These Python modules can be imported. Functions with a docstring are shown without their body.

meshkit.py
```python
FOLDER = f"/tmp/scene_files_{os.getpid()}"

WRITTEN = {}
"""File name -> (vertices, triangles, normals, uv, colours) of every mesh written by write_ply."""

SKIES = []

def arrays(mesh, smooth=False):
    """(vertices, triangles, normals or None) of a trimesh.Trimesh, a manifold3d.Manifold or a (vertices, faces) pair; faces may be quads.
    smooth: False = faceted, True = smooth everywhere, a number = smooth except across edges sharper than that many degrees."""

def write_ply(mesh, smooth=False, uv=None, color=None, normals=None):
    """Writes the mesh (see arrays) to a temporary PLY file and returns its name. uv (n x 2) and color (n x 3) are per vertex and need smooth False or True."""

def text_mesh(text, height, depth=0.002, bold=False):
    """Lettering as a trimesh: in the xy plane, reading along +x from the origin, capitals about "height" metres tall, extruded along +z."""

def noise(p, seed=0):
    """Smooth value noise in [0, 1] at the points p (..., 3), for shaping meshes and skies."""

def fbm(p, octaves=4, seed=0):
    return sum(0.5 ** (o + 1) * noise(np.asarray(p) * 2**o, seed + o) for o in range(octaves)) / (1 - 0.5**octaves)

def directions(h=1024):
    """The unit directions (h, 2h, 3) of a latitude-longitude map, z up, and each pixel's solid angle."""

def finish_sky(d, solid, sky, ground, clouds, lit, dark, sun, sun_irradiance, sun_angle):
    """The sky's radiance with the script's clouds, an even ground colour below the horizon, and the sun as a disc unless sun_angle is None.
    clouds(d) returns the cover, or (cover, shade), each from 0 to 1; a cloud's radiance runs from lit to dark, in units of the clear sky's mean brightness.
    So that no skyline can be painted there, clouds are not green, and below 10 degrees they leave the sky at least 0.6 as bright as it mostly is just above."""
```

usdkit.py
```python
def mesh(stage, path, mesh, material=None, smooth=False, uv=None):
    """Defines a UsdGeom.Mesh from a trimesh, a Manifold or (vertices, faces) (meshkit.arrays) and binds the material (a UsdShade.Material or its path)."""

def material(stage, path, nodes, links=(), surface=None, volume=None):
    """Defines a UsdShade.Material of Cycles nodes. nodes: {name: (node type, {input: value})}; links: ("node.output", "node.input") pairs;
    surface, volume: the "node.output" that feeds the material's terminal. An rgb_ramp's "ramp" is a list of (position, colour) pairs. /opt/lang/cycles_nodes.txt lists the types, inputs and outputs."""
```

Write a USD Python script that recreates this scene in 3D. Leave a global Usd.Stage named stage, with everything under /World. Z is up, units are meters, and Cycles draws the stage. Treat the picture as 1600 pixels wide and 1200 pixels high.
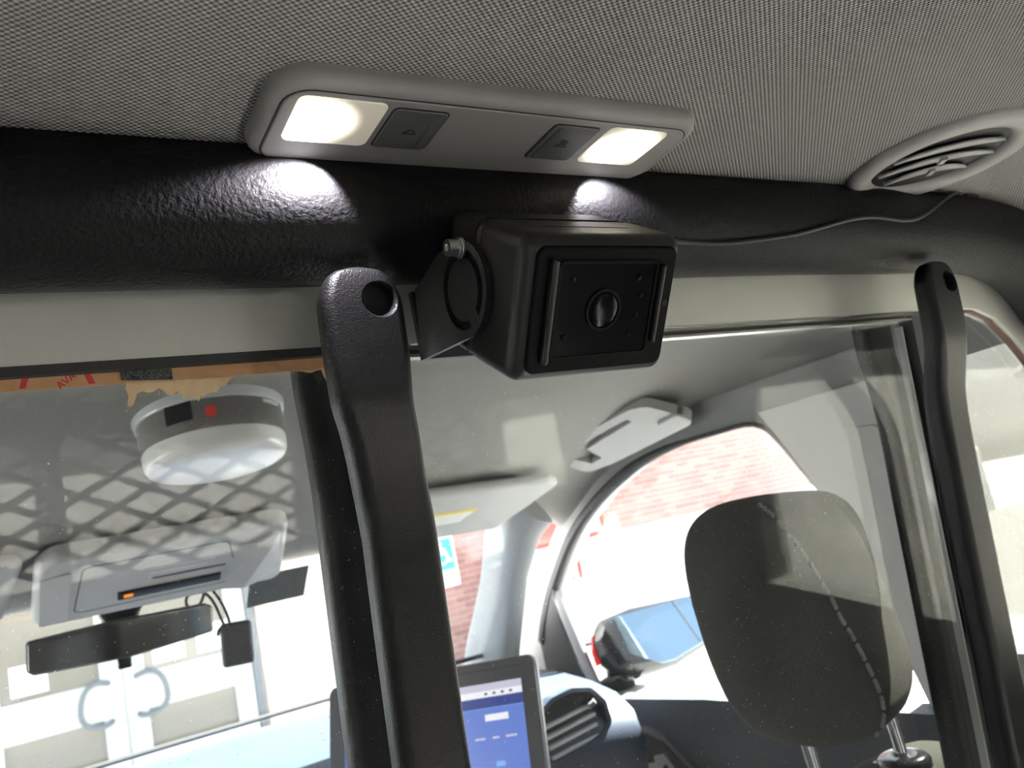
import math, random
import numpy as np, trimesh, manifold3d as m3, usdkit, meshkit
from shapely.geometry import Polygon, Point, LineString, box as sbox
from shapely import affinity
from pxr import Usd, UsdGeom, UsdLux, UsdShade, Gf, Sdf

random.seed(5); np.random.seed(5)
stage = Usd.Stage.CreateInMemory()
UsdGeom.SetStageUpAxis(stage, "Z"); UsdGeom.SetStageMetersPerUnit(stage, 1.0)
UsdGeom.Xform.Define(stage, "/World"); UsdGeom.Scope.Define(stage, "/World/Looks")
# Vehicle axes: X towards the passenger side, Y forward, Z up; the phone that took the picture is the origin, ground 1.55 m below it.

# ------------------------------------------------------------------ camera, sky, sun, exposure
cam = UsdGeom.Camera.Define(stage, "/World/camera")
CR = [0.850096, -0.485198, -0.204742]; CU = [0.085633, -0.256249, 0.96281]; CF = [0.519619, 0.836014, 0.176287]
cam.AddTransformOp().Set(Gf.Matrix4d(*CR, 0, *CU, 0, *[-x for x in CF], 0, 0, 0, 0, 1))
cam.CreateHorizontalApertureAttr(36.0); cam.CreateVerticalApertureAttr(27.0); cam.CreateFocalLengthAttr(28.125)
cam.CreateClippingRangeAttr(Gf.Vec2f(0.01, 1000)); cam.CreateFStopAttr(16.0); cam.CreateFocusDistanceAttr(0.37)
cam.CreateExposureAttr(-0.1)

sky = UsdLux.DomeLight.Define(stage, "/World/sky")
sky.CreateIntensityAttr(1.0)
SKY_STRENGTH = 3.6
usdkit.material(stage, "/World/Looks/sky_look", {
    "tc": ("texture_coordinate", {}), "sep": ("separate_xyz", {}),
    "r": ("rgb_ramp", {"ramp": [(0.0, (.62, .60, .56)), (.49, (.62, .60, .56)), (.5, (1.0, .97, .94)), (.58, (.96, .97, .98)), (.72, (.74, .87, 1.0)), (1.0, (.58, .72, .95))]}),
    "mr": ("map_range", {"from_min": -1.0, "from_max": 1.0, "to_min": 0.0, "to_max": 1.0}),
    "bg": ("background_shader", {"strength": SKY_STRENGTH})},
    [("tc.generated", "sep.vector"), ("sep.z", "mr.value"), ("mr.result", "r.fac"), ("r.color", "bg.color")], surface="bg.background")
UsdShade.MaterialBindingAPI.Apply(sky.GetPrim()).Bind(UsdShade.Material.Get(stage, "/World/Looks/sky_look"))

def aim(prim, d):           # a light shines along its -Z
    z = -np.array(d, float) / np.linalg.norm(d); x = np.cross([0, 0, 1], z); x = x / np.linalg.norm(x) if np.linalg.norm(x) > 1e-6 else np.array([1., 0, 0]); y = np.cross(z, x)
    return [*x, 0, *y, 0, *z, 0]
SUN = np.array([1.0, 0.02, 1.08])
sun = UsdLux.DistantLight.Define(stage, "/World/sun")
sun.AddTransformOp().Set(Gf.Matrix4d(*aim(sun, -SUN), 0, 0, 0, 1))
sun.CreateIntensityAttr(50.0); sun.CreateAngleAttr(0.53); sun.CreateNormalizeAttr(True); sun.CreateColorAttr(Gf.Vec3f(1.0, .975, .93))

# ------------------------------------------------------------------ helpers
taken = {}
def numbered(parent, name):
    k = (parent, name); n = taken.get(k, 0); taken[k] = n + 1
    return name if n == 0 else f"{name}_{n:03d}"
LOC = {}
def tag(prim, label=None, cat=None, group=None, kind=None):
    for k, v in (("label", label), ("category", cat), ("group", group), ("kind", kind)):
        if v: prim.SetCustomDataByKey(k, v)
    return prim
def thing(name, label, cat, loc=(0, 0, 0), group=None, kind=None):
    p = "/World/" + numbered("/World", name)
    x = UsdGeom.Xform.Define(stage, p); x.AddTranslateOp().Set(Gf.Vec3d(*map(float, loc))); LOC[p] = np.array(loc, float)
    return tag(x.GetPrim(), label, cat, group, kind)
def root_loc(path):
    return LOC.get("/".join(path.split("/")[:3]), np.zeros(3))
def obj(name, mesh, mat, parent=None, smooth=30, label=None, cat=None, group=None, kind=None):
    pp = str(parent.GetPath()) if parent else "/World"
    p = pp + "/" + numbered(pp, name)
    if not isinstance(mesh, tuple):
        v, f = arr(mesh)
    else: v, f = mesh
    v = np.asarray(v, float) - (root_loc(pp) if parent else 0)
    m = usdkit.mesh(stage, p, (v, np.asarray(f)), M[mat], smooth=smooth)
    m.CreateDoubleSidedAttr(True)
    return tag(m.GetPrim(), label, cat, group, kind)
def arr(m):
    if hasattr(m, "to_mesh"):
        t = m.to_mesh(); return np.array(t.vert_properties[:, :3]), np.array(t.tri_verts)
    return np.array(m.vertices), np.array(m.faces)
def tm(m):
    v, f = arr(m); return trimesh.Trimesh(v, f, process=False)
def cat_(*ms):
    return trimesh.util.concatenate([tm(m) for m in ms])
def mani(m):
    v, f = arr(m); t = trimesh.Trimesh(v, f, process=True)
    return m3.Manifold(m3.Mesh(vert_properties=np.asarray(t.vertices, np.float32), tri_verts=np.asarray(t.faces, np.uint32)))
def place(m, O, ex, ey, ez):
    v, f = arr(m); B = np.array([ex, ey, ez], float)
    if np.linalg.det(B) < 0: f = f[:, ::-1]
    return trimesh.Trimesh(v @ B + np.asarray(O, float), f, process=False)
ICO = trimesh.creation.icosphere(2).vertices
def hull(points):
    return trimesh.convex.convex_hull(np.asarray(points, float))
def rbox(x0, x1, y0, y1, z0, z1, r):
    r = min(r, (x1 - x0) / 2 - 1e-5, (y1 - y0) / 2 - 1e-5, (z1 - z0) / 2 - 1e-5)
    if r <= 1e-5: return bx(x0, x1, y0, y1, z0, z1)
    c = np.array([(x, y, z) for x in (x0 + r, x1 - r) for y in (y0 + r, y1 - r) for z in (z0 + r, z1 - r)])
    return hull((c[:, None] + ICO[None] * r).reshape(-1, 3))
def bx(x0, x1, y0, y1, z0, z1):
    m = trimesh.creation.box([x1 - x0, y1 - y0, z1 - z0]); m.apply_translation([(x0 + x1) / 2, (y0 + y1) / 2, (z0 + z1) / 2]); return m
def ex(poly, h):
    if poly.geom_type != "Polygon": return trimesh.util.concatenate([ex(g, h) for g in poly.geoms])
    return trimesh.creation.extrude_polygon(poly, h, engine="earcut")
def rrect(x0, y0, x1, y1, r, n=8):
    return sbox(x0 + r, y0 + r, x1 - r, y1 - r).buffer(r, quad_segs=n)
def rpoly(pts, r, n=6):
    p = Polygon(pts); return p.buffer(-r).buffer(r, quad_segs=n)
def slab(poly, h, r, both=False, n=4):      # convex plate, its edges rounded by r at z = h (and at 0)
    pts = []
    for k in range(n + 1):
        t = k / n * math.pi / 2
        q = np.array(poly.buffer(-r * (1 - math.cos(t)) if k else 0).exterior.coords) if r else np.array(poly.exterior.coords)
        pts += [(x, y, h - r + r * math.sin(t)) for x, y in q]
        if both: pts += [(x, y, r - r * math.sin(t)) for x, y in q]
    if not both: pts += [(x, y, 0) for x, y in np.array(poly.exterior.coords)]
    return hull(pts)
def loft(rings, cap=True):
    R = np.asarray(rings, float); k, n = R.shape[:2]; f = []
    for i in range(k - 1):
        for j in range(n):
            a, b, c, d = i * n + j, i * n + (j + 1) % n, (i + 1) * n + (j + 1) % n, (i + 1) * n + j
            f += [(a, b, c), (a, c, d)]
    v = R.reshape(-1, 3)
    if cap:
        v = np.vstack([v, R[0].mean(0), R[-1].mean(0)]); s, e = k * n, k * n + 1
        for j in range(n):
            f += [(s, (j + 1) % n, j), (e, (k - 1) * n + j, (k - 1) * n + (j + 1) % n)]
    m = trimesh.Trimesh(v, f, process=False)
    if m.volume < 0: m.invert()
    return m
def spline(pts, n):
    from scipy.interpolate import CubicSpline
    p = np.asarray(pts, float); t = np.r_[0, np.cumsum(np.linalg.norm(np.diff(p, axis=0), axis=1))]
    return CubicSpline(t, p)(np.linspace(0, t[-1], n))
def tube(pts, r, n=12, sq=(1, 1)):
    p = np.asarray(pts, float); T = np.gradient(p, axis=0); T /= np.linalg.norm(T, axis=1)[:, None]
    ref = np.array([0, 0, 1.0]) if abs(T[0][2]) < .9 else np.array([0, 1.0, 0]); N = np.cross(T[0], ref); N /= np.linalg.norm(N); rings = []
    rr = np.broadcast_to(r, len(p))
    for i in range(len(p)):
        N = N - T[i] * (N @ T[i]); N /= np.linalg.norm(N); B = np.cross(T[i], N); a = np.arange(n) * 2 * math.pi / n
        rings.append(p[i] + rr[i] * (np.cos(a)[:, None] * N * sq[0] + np.sin(a)[:, None] * B * sq[1]))
    return loft(rings)
def lathe(prof, n=48):
    p = np.asarray(prof, float); a = np.arange(n) * 2 * math.pi / n
    return loft([np.stack([r * np.cos(a), r * np.sin(a), np.full(n, z)], 1) for r, z in p])
def ring(r0, r1, h, n=48):
    return ex(Point(0, 0).buffer(r1, quad_segs=n // 4).difference(Point(0, 0).buffer(r0, quad_segs=n // 4)), h)
def sheet(X, thick):       # grid of points -> closed sheet, thickened along thick
    a, b = X.shape[:2]; v = X.reshape(-1, 3); f = []
    for i in range(a - 1):
        for j in range(b - 1):
            p, q, r, s = i * b + j, i * b + j + 1, (i + 1) * b + j + 1, (i + 1) * b + j
            f += [(p, q, r), (p, r, s)]
    f = np.array(f); n = len(v); v2 = v + np.asarray(thick, float)
    edge = [(i * b, (i + 1) * b) for i in range(a - 1)] + [((i + 1) * b + b - 1, i * b + b - 1) for i in range(a - 1)] + [(j + 1, j) for j in range(b - 1)] + [((a - 1) * b + j, (a - 1) * b + j + 1) for j in range(b - 1)]
    fe = [t for p, q in edge for t in ((p, q, q + n), (p, q + n, p + n))]
    m = trimesh.Trimesh(np.vstack([v, v2]), np.vstack([f, f[:, ::-1] + n, np.array(fe)]), process=False)
    if m.volume < 0: m.invert()
    return m

# ------------------------------------------------------------------ materials
M = {}
def mat(name, color, rough=.5, metal=0.0, spec=.5, bump=None, vary=None, coat=0.0, emis=None, sheen=0.0, aniso=0.0, noise_scale=(1, 1, 1)):
    """Principled; vary = (scale, second colour): mottling; bump = (scale, strength, distance)."""
    nodes = {"p": ("principled_bsdf", {"base_color": color, "roughness": rough, "metallic": metal, "specular_ior_level": spec, "coat_weight": coat, "sheen_weight": sheen, "anisotropic": aniso})}
    links = []
    if emis: nodes["p"][1].update({"emission_color": emis[0], "emission_strength": emis[1]})
    if bump or vary:
        nodes["g"] = ("geometry", {}); nodes["mp"] = ("mapping", {"scale": noise_scale}); links.append(("g.position", "mp.vector"))
    if bump:
        nodes["n"] = ("noise_texture", {"scale": bump[0], "detail": 3.0}); nodes["b"] = ("bump", {"strength": bump[1], "distance": bump[2]})
        links += [("mp.vector", "n.vector"), ("n.fac", "b.height"), ("b.normal", "p.normal")]
    if vary:
        nodes["n2"] = ("noise_texture", {"scale": vary[0], "detail": 4.0}); nodes["r"] = ("rgb_ramp", {"ramp": [(.3, color), (.7, vary[1])]})
        links += [("mp.vector", "n2.vector"), ("n2.fac", "r.fac"), ("r.color", "p.base_color")]
    M[name] = usdkit.material(stage, "/World/Looks/" + name, nodes, links, surface="p.BSDF"); return name
def weave(name, c1, c2, pitch, strength):
    k = 2 * math.pi / pitch
    M[name] = usdkit.material(stage, "/World/Looks/" + name, {
        "g": ("geometry", {}), "s": ("separate_xyz", {}),
        "yz": ("math", {"math_type": "subtract"}),
        "a": ("math", {"math_type": "multiply", "value2": k}), "b": ("math", {"math_type": "multiply", "value2": k * 1.15}),
        "sa": ("math", {"math_type": "sine"}), "sb": ("math", {"math_type": "sine"}), "m": ("math", {"math_type": "multiply"}),
        "mr": ("map_range", {"from_min": -.55, "from_max": .55, "to_min": 0.0, "to_max": 1.0, "clamp": True}),
        "n": ("noise_texture", {"scale": 900.0, "detail": 2.0}), "ad": ("math", {"math_type": "multiply_add", "value2": .35}),
        "mx": ("mix_color", {"a": c1, "b": c2}), "bu": ("bump", {"strength": strength, "distance": .0008}),
        "p": ("principled_bsdf", {"roughness": .92, "specular_ior_level": .15, "sheen_weight": .05})},
        [("g.position", "s.vector"), ("s.y", "yz.value1"), ("s.z", "yz.value2"), ("s.x", "a.value1"), ("yz.value", "b.value1"), ("a.value", "sa.value1"), ("b.value", "sb.value1"), ("sa.value", "m.value1"), ("sb.value", "m.value2"),
         ("m.value", "mr.value"), ("g.position", "n.vector"), ("n.fac", "ad.value1"), ("mr.result", "ad.value3"), ("mr.result", "mx.fac"), ("mx.result", "p.base_color"), ("ad.value", "bu.height"), ("bu.normal", "p.normal")], surface="p.BSDF")
    return name
def pane_mat(name, tint, ior=1.5, dust=None, rough=0.0):
    nodes = {"t": ("transparent_bsdf", {"color": tint}), "g": ("glossy_bsdf", {"color": (1, 1, 1), "roughness": rough}), "lw": ("layer_weight", {"blend": .5}), "pw": ("math", {"math_type": "power", "value2": 5.0}),
             "f": ("math", {"math_type": "multiply_add", "value2": 1 - ((ior - 1) / (ior + 1)) ** 2, "value3": ((ior - 1) / (ior + 1)) ** 2}), "mx": ("mix_closure", {})}
    links = [("lw.facing", "pw.value1"), ("pw.value", "f.value1"), ("f.value", "mx.fac"), ("t.BSDF", "mx.closure1"), ("g.BSDF", "mx.closure2")]; top = "mx.closure"
    if dust:          # scattered specks and a faint even film of dust
        nodes |= {"po": ("geometry", {}), "v": ("noise_texture", {"scale": dust[0], "detail": 1.0}), "n": ("noise_texture", {"scale": 9.0, "detail": 3.0}),
                  "r": ("map_range", {"from_min": .76, "from_max": .80, "to_min": 0.0, "to_max": .5, "clamp": True}),
                  "r2": ("map_range", {"from_min": .3, "from_max": .8, "to_min": dust[1] * .4, "to_max": dust[1] * 1.6, "clamp": True}),
                  "ad": ("math", {"math_type": "add", "use_clamp": True}), "df": ("diffuse_bsdf", {"color": (.8, .8, .78)}), "tl": ("translucent_bsdf", {"color": (.8, .8, .78)}), "dm": ("mix_closure", {"fac": .5}), "m2": ("mix_closure", {})}
        links += [("po.position", "v.vector"), ("po.position", "n.vector"), ("v.fac", "r.value"), ("n.fac", "r2.value"), ("r.result", "ad.value1"), ("r2.result", "ad.value2"), ("ad.value", "m2.fac"),
                  ("df.BSDF", "dm.closure1"), ("tl.BSDF", "dm.closure2"), (top, "m2.closure1"), ("dm.closure", "m2.closure2")]; top = "m2.closure"
    M[name] = usdkit.material(stage, "/World/Looks/" + name, nodes, links, surface=top); return name
def emit(name, color, strength):
    M[name] = usdkit.material(stage, "/World/Looks/" + name, {"e": ("emission", {"color": color, "strength": strength})}, surface="e.emission"); return name

weave("headliner_fabric", (.09, .087, .082), (.40, .388, .366), .0031, .9)
mat("seat_fabric", (.056, .055, .049), .95, spec=.15, vary=(500, (.036, .036, .033)), bump=(900, .5, .0015))
mat("beam_vinyl", (.0065, .0065, .007), .5, spec=.16, bump=(420, .55, .0012))
mat("lamp_plastic", (.22, .212, .205), .55, bump=(1500, .06, .0005))
mat("switch_plastic", (.075, .077, .075), .45)
mat("groove_black", (.008, .008, .008), .6)
mat("icon_black", (.006, .006, .006), .6)
mat("bar_powder", (.0075, .0075, .008), .36, spec=.30, bump=(1100, .5, .0008))
mat("bar_hole", (.002, .002, .002), .8)
mat("camera_plastic", (.016, .0153, .0147), .40, spec=.34, bump=(2500, .08, .0004))
mat("camera_front", (.005, .005, .0055), .6, spec=.06)
mat("camera_window", (.004, .004, .0045), .15, spec=.12)
mat("lens_glass", (.004, .004, .005), .2, spec=.1)
mat("bracket_powder", (.014, .014, .0145), .45, bump=(1300, .5, .0009))
mat("steel", (.90, .89, .87), .25, metal=1.0)
mat("rail_aluminium", (.80, .805, .75), .58, metal=1.0, bump=(260, .06, .0006), noise_scale=(.03, 1, 1))
mat("edge_aluminium", (.75, .74, .70), .25, metal=1.0)
mat("gasket_brown", (.11, .06, .045), .7)
mat("rubber", (.022, .023, .024), .6)
def paper_mat(name, c1, c2, scale):      # thin paper lets light through
    M[name] = usdkit.material(stage, "/World/Looks/" + name, {"g": ("geometry", {}), "n": ("noise_texture", {"scale": scale, "detail": 4.0}), "r": ("rgb_ramp", {"ramp": [(.3, c1), (.7, c2)]}), "b": ("bump", {"strength": .3, "distance": .0005}),
        "d": ("diffuse_bsdf", {}), "t": ("translucent_bsdf", {}), "m": ("mix_closure", {"fac": .55})},
        [("g.position", "n.vector"), ("n.fac", "r.fac"), ("n.fac", "b.height"), ("r.color", "d.color"), ("r.color", "t.color"), ("b.normal", "d.normal"), ("d.BSDF", "m.closure1"), ("t.BSDF", "m.closure2")], surface="m.closure")
paper_mat("kraft_paper", (.62, .42, .25), (.70, .49, .31), 160)
paper_mat("torn_paper", (.86, .74, .56), (.78, .62, .43), 220)
mat("red_print", (.56, .05, .06), .7)
mat("velcro", (.012, .013, .013), .9, vary=(900, (.16, .17, .16)), bump=(1400, 1.0, .002))
pane_mat("polycarbonate", (.97, .975, .97), 1.55, dust=(700, .008))
pane_mat("clear_glass", (.95, .97, .96), 1.5)
pane_mat("tinted_glass", (.40, .405, .38), 1.5)
pane_mat("dark_glass", (.42, .42, .405), 1.5)
pane_mat("privacy_glass", (.36, .36, .355), 1.5)
mat("pane_edge", (.55, .57, .54), .25)
mat("trim_grey", (.52, .51, .49), .6, bump=(900, .15, .0005))
mat("handle_grey", (.38, .375, .365), .55)
mat("pillar_grey", (.30, .30, .305), .6, bump=(900, .12, .0005))
mat("wall_trim", (.20, .20, .195), .6)
mat("trim_dark", (.05, .052, .055), .6, bump=(700, .2, .0006))
mat("dash_plastic", (.014, .021, .035), .45, spec=.3, bump=(900, .12, .0005))
mat("door_plastic", (.030, .034, .040), .5, bump=(700, .2, .0006))
mat("black_gloss", (.008, .008, .009), .15)
mat("black_seal", (.010, .011, .012), .55)
mat("chrome", (.85, .86, .87), .10, metal=1.0)
mat("mirror_sky_tint", (.22, .29, .37), .02, metal=1.0)  # blue of the reflected sky is put into this mirror colour
mat("mirror_dark", (.50, .50, .49), .06, metal=1.0)
mat("console_plastic", (.46, .46, .46), .55, bump=(900, .12, .0005))
mat("lamp_housing_grey", (.16, .155, .15), .4)
mat("lamp_lens_white", (.86, .86, .85), .25)
mat("clear_rim", (.55, .57, .58), .1, spec=.8)
mat("red_dot", (.62, .03, .03), .4)
mat("vent_grey", (.30, .295, .285), .5)
mat("visor_cloth", (.40, .40, .39), .85)
mat("visor_label", (.72, .72, .70), .6)
mat("label_yellow", (.65, .50, .07), .6)
mat("cable_black", (.010, .010, .010), .4)
mat("cargo_dark", (.030, .030, .032), .8)
mat("cage_steel", (.03, .03, .032), .5)
mat("pale_trim", (.62, .55, .52), .6)
mat("laptop_grey", (.10, .10, .115), .45)
mat("laptop_edge", (.62, .62, .62), .35)
mat("stitch_thread", (.30, .30, .28), .8)
emit("screen_blue", (.16, .27, .78), 1.0); emit("screen_navy", (.05, .08, .32), 1.0); emit("screen_pale", (.72, .70, .86), 1.0); emit("screen_white", (.95, .95, 1.0), 1.15); emit("screen_cyan", (.25, .50, .95), 1.1); emit("screen_dark", (.10, .12, .30), 1.0)
emit("orange_lamp", (1.0, .30, .03), 1.3)
def lens_mat(name, bulb, reach, top, base):
    k = 1 / reach
    M[name] = usdkit.material(stage, "/World/Looks/" + name, {"g": ("geometry", {}), "m": ("mapping", {"scale": (k, k * 1.1, k), "location": (-bulb[0] * k, -bulb[1] * k * 1.1, -bulb[2] * k)}),
        "s": ("gradient_texture", {"gradient_type": "spherical"}), "r": ("map_range", {"range_type": "smoothstep", "from_min": .08, "from_max": .72, "to_min": base, "to_max": top, "clamp": True}),
        "p": ("principled_bsdf", {"base_color": (.62, .58, .50), "roughness": .3, "emission_color": (1.0, .90, .70)})},
        [("g.position", "m.vector"), ("m.vector", "s.vector"), ("s.fac", "r.value"), ("r.result", "p.emission_strength")], surface="p.BSDF")
lens_mat("lamp_lens", (.113, .298, .186), .027, 5.0, .20)
lens_mat("lamp_lens_right", (.284, .297, .186), .027, 5.0, .30)
# outside
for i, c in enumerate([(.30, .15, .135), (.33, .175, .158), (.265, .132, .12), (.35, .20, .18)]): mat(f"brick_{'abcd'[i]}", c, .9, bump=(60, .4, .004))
mat("mortar", (.40, .32, .305), .95)
mat("painted_sun_brick", (.72, .55, .46), .9)  # paler copy of the brick, strong sunlight put into its colour
mat("concrete", (.35, .345, .335), .9, vary=(1.5, (.29, .285, .275)))
mat("white_paint", (.82, .81, .78), .6)
mat("door_white", (.42, .42, .41), .5)
mat("door_glass", (.155, .135, .10), .12)
mat("door_grey", (.10, .105, .11), .4)
mat("sign_white", (.85, .86, .85), .5)
mat("sign_teal", (.04, .40, .42), .5)
mat("blue_paint", (.45, .58, .72), .5)
mat("red_paint", (.60, .035, .025), .25, coat=.5)
mat("tail_red", (.65, .02, .02), .15)
mat("van_white", (.80, .80, .80), .3, coat=.4)
mat("tyre", (.02, .02, .02), .8)

# ------------------------------------------------------------------ the vehicle's shell
def roof_z(x, y):
    c = np.interp(y, [-1.4, -.9, -.3, .3, .6, .7, .8, .92, 1.05, 1.18, 1.31], [.13, .175, .195, .195, .194, .186, .168, .139, .106, .067, .022])
    d = abs(x - .11)
    return c - np.interp(y, [.55, .8, .92, 1.02, 1.15, 1.31], [1.0, .72, .50, .36, .34, .5]) * np.interp(d, [0, .52, .60, .64, .67, .69, .71, .73, .745, .757], [0, 0, .003, .008, .015, .024, .038, .060, .085, .11])
gx = .11 + np.r_[-.755, -.745, -.735, -.725, -.71, -.69, -.67, -.64, -.60, -.56, -.5, np.linspace(-.4, .4, 9), .5, .53, .56, .58, .60, .62, .64, .655, .67, .68, .69, .70, .71, .7175, .725, .735, .745, .755]
gy = np.r_[np.linspace(-1.35, .2, 14), np.linspace(.25, 1.31, 54)]
import scipy.ndimage as ndi
Zs = np.array([[roof_z(x, y) for y in gy] for x in gx])
Zs[:, 14:] = ndi.gaussian_filter1d(Zs[:, 14:], 1.6, axis=1, mode="nearest")
Zs = ndi.gaussian_filter1d(Zs, .8, axis=0, mode="nearest")
G = np.dstack([np.repeat(gx[:, None], len(gy), 1), np.repeat(gy[None], len(gx), 0), Zs])
obj("ceiling", sheet(G, (0, 0, .035)), "headliner_fabric", smooth=True, label="dark grey woven headliner across the vehicle roof", kind="structure")

def side(o=0.0):            # plane of the right body side: maps (y, z, inward offset) to space
    def f(p, out):
        p = np.asarray(p, float); X = .8507 - .145 * p[:, 1] + out
        return X
    return f
NS = np.array([1, 0, .145]) / math.hypot(1, .145)
def side_mesh(poly, t0, t1, mirror=False):      # polygon in (y, z), t measured outward along the side's normal
    m = ex(poly, t1 - t0); v, f = arr(m)
    P = np.stack([.8507 - .145 * v[:, 1], v[:, 0], v[:, 1]], 1) + NS * (v[:, 2] + t0)[:, None]
    if mirror: P[:, 0] = .22 - P[:, 0]
    t = trimesh.Trimesh(P, f, process=False)
    if t.volume < 0: t.invert()
    return t
WIN_F = Polygon([(.735, .035), (.755, .068), (.808, .077), (.917, .076), (1.018, .064), (1.149, .026), (1.262, -.026), (1.359, -.093), (1.439, -.162), (1.50, -.232), (1.50, -.338), (1.364, -.341), (1.018, -.317), (.66, -.305), (.69, -.06)])
WIN_R = Polygon([(.565, .02), (.55, .06), (.52, .078), (.06, .085), (.035, .07), (.02, .0), (.02, -.235), (.595, -.24), (.58, -.1)])
WIN_Q = Polygon([(-.43, .06), (-.66, .045), (-.71, .0), (-.73, -.10), (-.44, -.12)])
BODY = Polygon([(-1.36, .12), (.9, .125), (1.05, .105), (1.2, .05), (1.32, -.01), (1.70, -.27), (1.70, -1.15), (-1.36, -1.15)])
wallpoly = BODY.difference(WIN_F).difference(WIN_R).difference(WIN_Q)
wr = obj("wall_right", side_mesh(wallpoly, 0, .045), "wall_trim", label="grey trimmed body side with window openings at the right", kind="structure")
obj("wall_left", side_mesh(wallpoly, 0, .045, True), "wall_trim", label="grey trimmed body side at the left, out of view", kind="structure")
for i, (w, g) in enumerate(((WIN_F, "clear_glass"), (WIN_R, "tinted_glass"), (WIN_Q, "tinted_glass"))):
    obj(f"window_{2 * i + 1}", side_mesh(w.buffer(.004), .022, .026), g, smooth=False, label=["side glass beside the front passenger seat", "tinted side glass of the rear right door", "tinted right rear quarter glass"][i], kind="structure")
    obj(f"window_{2 * i + 2}", side_mesh(w.buffer(.004), .022, .026, True), ("clear_glass", "privacy_glass", "privacy_glass")[i], smooth=False, label=["side glass beside the driver's seat", "tinted side glass of the rear left door", "tinted left rear quarter glass"][i], kind="structure")
# black seal round the front window opening, along its upper edge
sl = np.array([(.705, .0), (.722, .03), (.75, .066), (.808, .075), (.917, .074), (1.018, .062), (1.149, .024), (1.262, -.028), (1.359, -.095), (1.439, -.164), (1.50, -.234)])
sp = spline(np.stack([.8507 - .145 * sl[:, 1] - .003, sl[:, 0], sl[:, 1]], 1), 60)
obj("trim_1", tube(sp, np.interp(np.arange(60), [0, 14, 25, 45, 59], [.0035, .004, .011, .012, .016]), 10), "black_seal", label="black rubber seal curving round the front side window", kind="structure")
obj("floor", bx(-.63, .85, -1.35, 1.66, -1.17, -1.13), "cargo_dark", label="dark vehicle floor below the view", kind="structure")
bk = Polygon([(-.64, -1.15), (.86, -1.15), (.84, .20), (-.62, .20)]).difference(rrect(-.45, -.28, .67, .06, .05))
wb = ex(bk, .04); obj("wall_back", place(wb, (0, -1.36, 0), (1, 0, 0), (0, 0, 1), (0, 1, 0)), "cargo_dark", label="dark tailgate with the rear window opening", kind="structure")
obj("window_7", bx(-.46, .68, -1.345, -1.34, -.29, .10), "dark_glass", smooth=False, label="tinted rear window of the tailgate", kind="structure")
obj("wall_front", bx(-.62, .84, 1.66, 1.70, -1.15, -.27), "cargo_dark", label="dark bulkhead below the windscreen", kind="structure")
# windscreen
TOP = np.array([.0, 1.30, .015]); BASE = np.array([.0, 1.63, -.247])
def ws(x, t): return TOP * (1 - t) + BASE * t + np.array([x, 0, 0])
wsv = np.array([[ws(.11 + s * (.63 + .10 * t), t) + np.array([0, -.10 * (s ** 2) * .6, 0]) for t in np.linspace(0, 1, 6)] for s in np.linspace(-1, 1, 17)])
wsc = thing("windscreen", "large raked windscreen with a black dotted upper band", "windscreen", kind="structure")
obj("window_pane", sheet(wsv, (0, .003, .0035)), "clear_glass", wsc, smooth=True)
fr = np.array([[ws(x, t) + np.array([0, -.06 * ((x - .11) / .65) ** 2 - .003, -.003]) for t in (.0, .10, .17)] for x in np.linspace(.27, .36, 8)])
obj("dark_band", sheet(fr, (0, .0015, .0015)), "velcro", wsc, smooth=False)
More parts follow.
